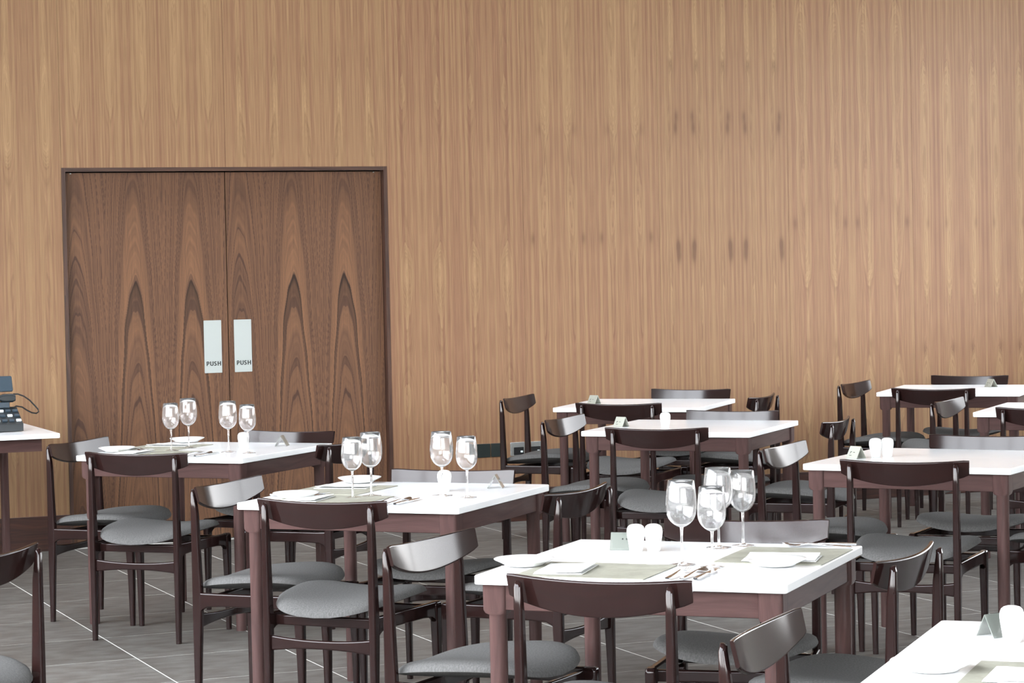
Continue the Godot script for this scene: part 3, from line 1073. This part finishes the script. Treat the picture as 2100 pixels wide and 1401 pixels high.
func fork_parts() -> Array:
	var mb := MB.new()
	var fr := []
	var secs := []
	for q in [[-0.100, 0.010, 0.003, 0.003], [-0.096, 0.016, 0.0035, 0.003], [-0.04, 0.011, 0.003, 0.005], [0.02, 0.006, 0.003, 0.009], [0.036, 0.012, 0.0025, 0.008], [0.048, 0.022, 0.002, 0.005], [0.058, 0.023, 0.002, 0.004]]:
		fr.append(along_z(Vector3(0, q[3], -q[0])))
		secs.append(MB.rr(q[1], q[2], q[2] * 0.45, 2))
	mb.sweep(fr, secs)
	var tn := MB.new()
	fr = []
	secs = []
	for q in [[0.056, 0.0034, 0.0018, 0.004], [0.08, 0.003, 0.0016, 0.0045], [0.100, 0.0016, 0.0012, 0.008]]:
		fr.append(along_z(Vector3(0, q[3], -q[0])))
		secs.append(MB.rr(q[1], q[2], q[2] * 0.45, 1))
	tn.sweep(fr, secs)
	return [mb.done(), tn.done()]

func spoon_mesh() -> ArrayMesh:
	var mb := MB.new()
	var fr := []
	var secs := []
	for q in [[-0.095, 0.010, 0.003, 0.003], [-0.090, 0.015, 0.0035, 0.003], [-0.03, 0.010, 0.003, 0.005], [0.03, 0.006, 0.003, 0.009], [0.042, 0.014, 0.0022, 0.007], [0.055, 0.030, 0.002, 0.004], [0.072, 0.037, 0.002, 0.003], [0.088, 0.030, 0.002, 0.005], [0.098, 0.014, 0.0018, 0.008], [0.101, 0.004, 0.0015, 0.009]]:
		fr.append(along_z(Vector3(0, q[3], -q[0])))
		secs.append(MB.rr(q[1], q[2], q[2] * 0.45, 2))
	mb.sweep(fr, secs)
	return mb.done()

func single(called: String, mesh: Mesh, m: Material, label: String, category: String, at: Vector3, turn: float, group := "") -> MeshInstance3D:
	var o := MeshInstance3D.new()
	o.name = numbered(called)
	o.mesh = mesh
	o.material_override = m
	add_child(o, true)
	o.position = at
	o.rotation.y = turn
	tag(o, label, category, group)
	return o

func tent(tb: String, la: float, lb: float, turn: float, kind: String, label: String) -> void:
	var o := thing("number_tent", label, "table sign", on(tb, la, lb, TABLE_H + 0.0005), turn_of(tb) + turn, "number tents on the tables")
	var w := 0.058
	var hh := 0.047
	var half := 0.027
	var ang := atan2(half, hh)
	for s in [-1.0, 1.0]:
		var mb := MB.new()
		mb.box(Vector3(0, hh / 2 / cos(ang), 0), Vector3(w, hh / cos(ang), 0.0025))
		var p := put("panel", mb, M.acrylic if kind == "clear" else M.silver_card, o)
		p.position = Vector3(0, 0, s * half)
		p.rotation.x = -s * ang
		if kind == "card":
			var k := MB.new()
			k.box(Vector3(-0.012, 0.029, s * 0.0016), Vector3(0.007, 0.0022, 0.0006))
			k.box(Vector3(-0.015, 0.025, s * 0.0016), Vector3(0.002, 0.007, 0.0006))
			k.box(Vector3(0.004, 0.027, s * 0.0016), Vector3(0.009, 0.002, 0.0006))
			k.box(Vector3(-0.010, 0.013, s * 0.0016), Vector3(0.012, 0.0018, 0.0006))
			put("print", k, M.ink, p)
		else:
			var k := MB.new()
			k.box(Vector3(0.006, 0.034, s * 0.0016), Vector3(0.003, 0.004, 0.0006))
			k.box(Vector3(0.017, 0.034, s * 0.0016), Vector3(0.003, 0.004, 0.0006))
			put("print", k, M.ink, p)

func build_table_settings() -> void:
	var big: Node3D = null
	var small: Node3D = null
	var glasses := [
		["A", 0.051, -0.100, 1, "large empty wine glass nearest the viewer on the front table, left of its group"],
		["A", 0.145, -0.134, 0, "smaller empty wine glass in front of the rear pair on the front table"],
		["A", 0.039, 0.289, 1, "large empty wine glass at the back of the front table, partly behind the smaller glass"],
		["A", 0.093, 0.348, 0, "smaller empty wine glass at the back right of the group on the front table"],
		["B", -0.080, -0.194, 0, "smaller wine glass of the left pair on the second table"],
		["B", -0.045, -0.116, 1, "large wine glass of the left pair on the second table"],
		["B", 0.202, -0.055, 1, "large wine glass in front of the shaker on the second table"],
		["B", 0.319, -0.105, 0, "smaller wine glass right of the shaker on the second table"],
		["C", -0.118, -0.107, 0, "smaller wine glass of the left pair on the table before the doors"],
		["C", -0.127, 0.060, 1, "large wine glass of the left pair on the table before the doors"],
		["C", 0.190, -0.130, 1, "large wine glass at the shaker on the table before the doors"],
		["C", 0.311, -0.170, 0, "smaller wine glass right of the shaker on the table before the doors"],
	]
	for g in glasses:
		var at := on(g[0], g[1], g[2], TABLE_H)
		if g[3] == 1:
			if big == null:
				big = make_glass(0.226, 1.0, g[4], at)
			else:
				dup(big, "wine_glass", g[4], at, 0.0)
		else:
			if small == null:
				small = make_glass(0.214, 0.92, g[4], at)
			else:
				dup(small, "wine_glass", g[4], at, 0.0)
	var sh: MeshInstance3D = null
	var shakers := [
		["A", -0.166, 0.167, "white shaker of the front table, left one beside the number tent"],
		["A", -0.119, 0.182, "white shaker of the front table, right one of the pair"],
		["B", 0.142, 0.099, "white shaker on the second table, standing behind a large wine glass"],
		["C", 0.171, 0.035, "white shaker on the table before the doors, behind the right pair of glasses"],
		["F", -0.078, -0.170, "white shaker alone on the centre rear table"],
		["E", -0.255, -0.045, "left white shaker of the pair on the right table"],
		["E", -0.216, -0.015, "right white shaker of the pair on the right table"],
		["J", -0.220, 0.146, "white shaker on the corner table at the bottom right"],
	]
	for s in shakers:
		var at := on(s[0], s[1], s[2], TABLE_H)
		if sh == null:
			sh = make_shaker(s[3], at)
		else:
			dup(sh, "shaker", s[3], at, 0.0)
	tent("A", -0.222, 0.205, 0.15, "clear", "clear number tent beside the twin shakers on the front table")
	tent("B", 0.273, 0.262, PI / 2 + 0.25, "clear", "clear number tent seen end on at the back right of the second table")
	tent("C", 0.252, 0.245, PI / 2 + 0.25, "clear", "clear number tent seen end on on the table before the doors")
	tent("E", -0.314, -0.110, -0.40, "card", "silver number tent left of the twin shakers on the right table")
	tent("F", -0.332, -0.090, -0.35, "card", "silver number tent on the left corner of the centre rear table")
	tent("G", -0.293, -0.040, -0.40, "card", "silver number tent on the bare table against the wall")
	tent("H", 0.161, 0.160, -0.75, "card", "silver number tent on the right end wall table")
	tent("J", -0.268, 0.222, 0.9, "clear", "clear number tent behind the shaker on the corner table")
	# place settings: mat, bread plate, napkin, cutlery
	var pm := plate_mesh(0.082)
	var km := knife_mesh()
	var fp := fork_parts()
	var sm := spoon_mesh()
	var mat_mb := MB.new()
	mat_mb.slab(Vector3(0, 0.0010, 0), Vector3(0.36, 0.0020, 0.30), 0.003, 0.0004)
	var mm := mat_mb.done()
	var gm := "grey placemats under the place settings"
	var gp := "white bread plates"
	var gk := "steel table knives"
	var gf := "steel table forks"
	var gn := "white folded paper napkins"
	# [table, chair side, where] with each thing's own words
	var sets := [
		["A", "f", "the near side of the front table"],
		["A", "r", "the right side of the front table"],
		["B", "f", "the near side of the second table"],
		["B", "l", "the left side of the second table"],
		["C", "f", "the near side of the table before the doors"],
		["C", "l", "the left side of the table before the doors"],
		["J", "f", "the corner table at the bottom right"],
	]
	for s in sets:
		var tb: String = s[0]
		var wh: String = s[2]
		var q := func(across: float, inward: float) -> Vector3:
			# across runs to the sitter's right, inward from the table edge to its middle
			match s[1]:
				"f":
					return on(tb, across, -0.416 + inward)
				"r":
					return on(tb, 0.416 - inward, across)
				_:
					return on(tb, -0.416 + inward, -across)
		var tr := turn_of(tb)
		if s[1] == "r":
			tr += PI / 2
		elif s[1] == "l":
			tr -= PI / 2
		var shift: float = {"f": -0.135, "r": 0.14, "l": -0.08}[s[1]]
		if tb == "J":
			shift = -0.06
		var e := Vector3(0, 0.0004, 0)
		single("placemat", mm, M.place_mat, "grey placemat at " + wh, "placemat", q.call(shift, 0.150) + e, tr, gm)
		var lift := Vector3(0, 0.0026, 0)
		var pa: float = {"Af": -0.359, "Ar": -0.07, "Bf": -0.285, "Bl": -0.367, "Cf": -0.347, "Cl": -0.377, "Jf": -0.313}[tb + s[1]]
		var pi_: float = {"Af": 0.210, "Ar": 0.117, "Bf": 0.186, "Bl": 0.092, "Cf": 0.219, "Cl": 0.09, "Jf": 0.170}[tb + s[1]]
		single("bread_plate", pm, M.china, "white bread plate at " + wh, "plate", q.call(pa, pi_) + lift, 0.0, gp)
		if tb != "J":
			single("paper_napkin", napkin_mesh(0.13, 0.20, 11), M.paper, "white paper napkin on the placemat at " + wh, "napkin", q.call(shift - 0.078, 0.135) + lift, tr + 0.12, gn)
			var base: float = 0.105 if s[1] == "f" else 0.33
			var rest := 0.0006
			if s[1] == "l":
				base = 0.118
				rest = 0.0026
			single("table_knife", km, M.steel, "steel table knife at " + wh, "knife", q.call(base + 0.072, 0.115) + Vector3(0, rest, 0), tr + 0.03, gk)
			single("table_spoon", sm, M.steel, "steel spoon beside the knife at " + wh, "spoon", q.call(base + 0.038, 0.110) + Vector3(0, rest, 0), tr - 0.02, "steel spoons")
			var fo := thing("table_fork", "steel fork at " + wh, "fork", q.call(base, 0.105) + Vector3(0, 0.0026, 0), tr + 0.02, gf)
			put_mesh("handle", fp[0], M.steel, fo, Vector3.ZERO)
			for k in 4:
				put_mesh("tine", fp[1], M.steel, fo, Vector3(-0.0093 + 0.0062 * k, 0, 0))
	single("paper_napkin", napkin_mesh(0.15, 0.16, 23), M.paper, "white folded paper napkin beside the plate on the corner table at bottom right", "napkin", on("J", -0.12, -0.29, TABLE_H + 0.003), turn_of("J"), gn)

# ==================================================================== the desk with the telephone at the left edge
func build_desk() -> void:
	var at := P(1.95, 0, 12.86)
	var o := thing("side_table", "white topped dark side table carrying a telephone at the left edge", "table", at)
	var mb := MB.new()
	mb.slab(Vector3(0, 0.738, 0), Vector3(1.18, 0.024, 1.08), 0.012, 0.0025)
	put("tabletop", mb, M.quartz, o)
	for k in 2:
		var a := MB.new()
		a.box(Vector3(-0.0265, 0.693, [0.47, -0.47][k]), Vector3(1.067, 0.066, 0.02))
		put("apron", a, M.table_wood, o)
		var b := MB.new()
		b.box(Vector3([-0.55, 0.497][k], 0.693, 0), Vector3(0.02, 0.066, 0.92))
		put("apron", b, M.table_wood, o)
	for q in [[0.448, -0.25], [-0.52, -0.25], [-0.52, 0.25], [0.29, 0.25]]:
		var lg := MB.new()
		var fr := []
		var secs := []
		for y in [0.0, 0.35, 0.66]:
			fr.append(up(Vector3(q[0], y, q[1])))
			secs.append(MB.rr(0.044, 0.044, 0.016, 3))
		lg.sweep(fr, secs)
		put("leg", lg, M.table_wood, o)
	# the telephone
	var t := thing("telephone", "dark slate desk telephone with a curled cord on the side table", "telephone", P(2.30, 0.75, 12.70))
	var bd := MB.new()
	# wedge body: low at the front, high at the back
	var x0 := -0.17
	var x1 := 0.105
	var A := [Vector3(0, 0.004, 0.12), Vector3(0, 0.040, 0.12), Vector3(0, 0.118, -0.05), Vector3(0, 0.118, -0.10), Vector3(0, 0.004, -0.10)]
	for i in 5:
		var p: Vector3 = A[i]
		var r: Vector3 = A[(i + 1) % 5]
		var n := Vector3(0, (r - p).z, -(r - p).y).normalized()
		var c := (p + r) / 2 - Vector3(0, 0.05, 0)
		if n.dot(c) < 0:
			n = -n
		bd.quad(p + Vector3(x0, 0, 0), p + Vector3(x1, 0, 0), r + Vector3(x1, 0, 0), r + Vector3(x0, 0, 0), n)
	for sx in [x0, x1]:
		for i in range(1, 4):
			bd.tri(A[0] + Vector3(sx, 0, 0), A[i] + Vector3(sx, 0, 0), A[i + 1] + Vector3(sx, 0, 0), Vector3(signf(sx), 0, 0), Vector3(signf(sx), 0, 0), Vector3(signf(sx), 0, 0), Vector2.ZERO, Vector2.ZERO, Vector2.ZERO)
	put("body", bd, M.slate_dark, t)
	var slope := atan2(0.078, 0.17)
	for i in 4:
		for j in 3:
			var kb := MB.new()
			kb.slab(Vector3.ZERO, Vector3(0.026, 0.008, 0.017), 0.003, 0.001)
			var kn := put("key", kb, M.key_white if (i + j) % 3 == 0 else M.slate, t)
			kn.position = Vector3(-0.02 + 0.036 * i, 0.058 + 0.022 * j, 0.090 - 0.048 * j)
			kn.rotation.x = slope
	var hs := MB.new()
	var fr2 := []
	var se2 := []
	for q in [[-0.14, 0.030, 0.036], [-0.12, 0.044, 0.044], [-0.08, 0.044, 0.040], [-0.06, 0.030, 0.030], [0.02, 0.030, 0.030], [0.04, 0.044, 0.040], [0.085, 0.044, 0.044], [0.100, 0.030, 0.036]]:
		fr2.append(along_x(Vector3(q[0], 0.165, -0.06)))
		se2.append(MB.rr(q[1], q[2], 0.012, 3))
	hs.sweep(fr2, se2)
	put("handset", hs, M.slate_dark, t)
	var cr := MB.new()
	cr.slab(Vector3(-0.03, 0.130, -0.07), Vector3(0.20, 0.03, 0.05), 0.008, 0.003)
	put("cradle", cr, M.slate, t)
	var dp := MB.new()
	dp.slab(Vector3.ZERO, Vector3(0.20, 0.012, 0.085), 0.008, 0.002)
	var dn := put("display", dp, M.slate, t)
	dn.position = Vector3(-0.01, 0.238, -0.075)
	dn.rotation.x = 1.15
	var nk := MB.new()
	nk.slab(Vector3(-0.03, 0.175, -0.088), Vector3(0.10, 0.12, 0.02), 0.006, 0.002)
	put("display_neck", nk, M.slate_dark, t)
	var path := []
	for q in [[0.09, 0.185], [0.115, 0.184], [0.145, 0.172], [0.175, 0.150], [0.200, 0.122], [0.217, 0.102], [0.220, 0.088], [0.208, 0.080], [0.185, 0.084], [0.160, 0.098], [0.135, 0.116], [0.105, 0.122], [0.085, 0.110]]:
		path.append(Vector3(q[0], q[1], -0.06))
	var cd := MB.new()
	cd.tube(path, 0.0042, 2)
	put("cord", cd, M.black, t)
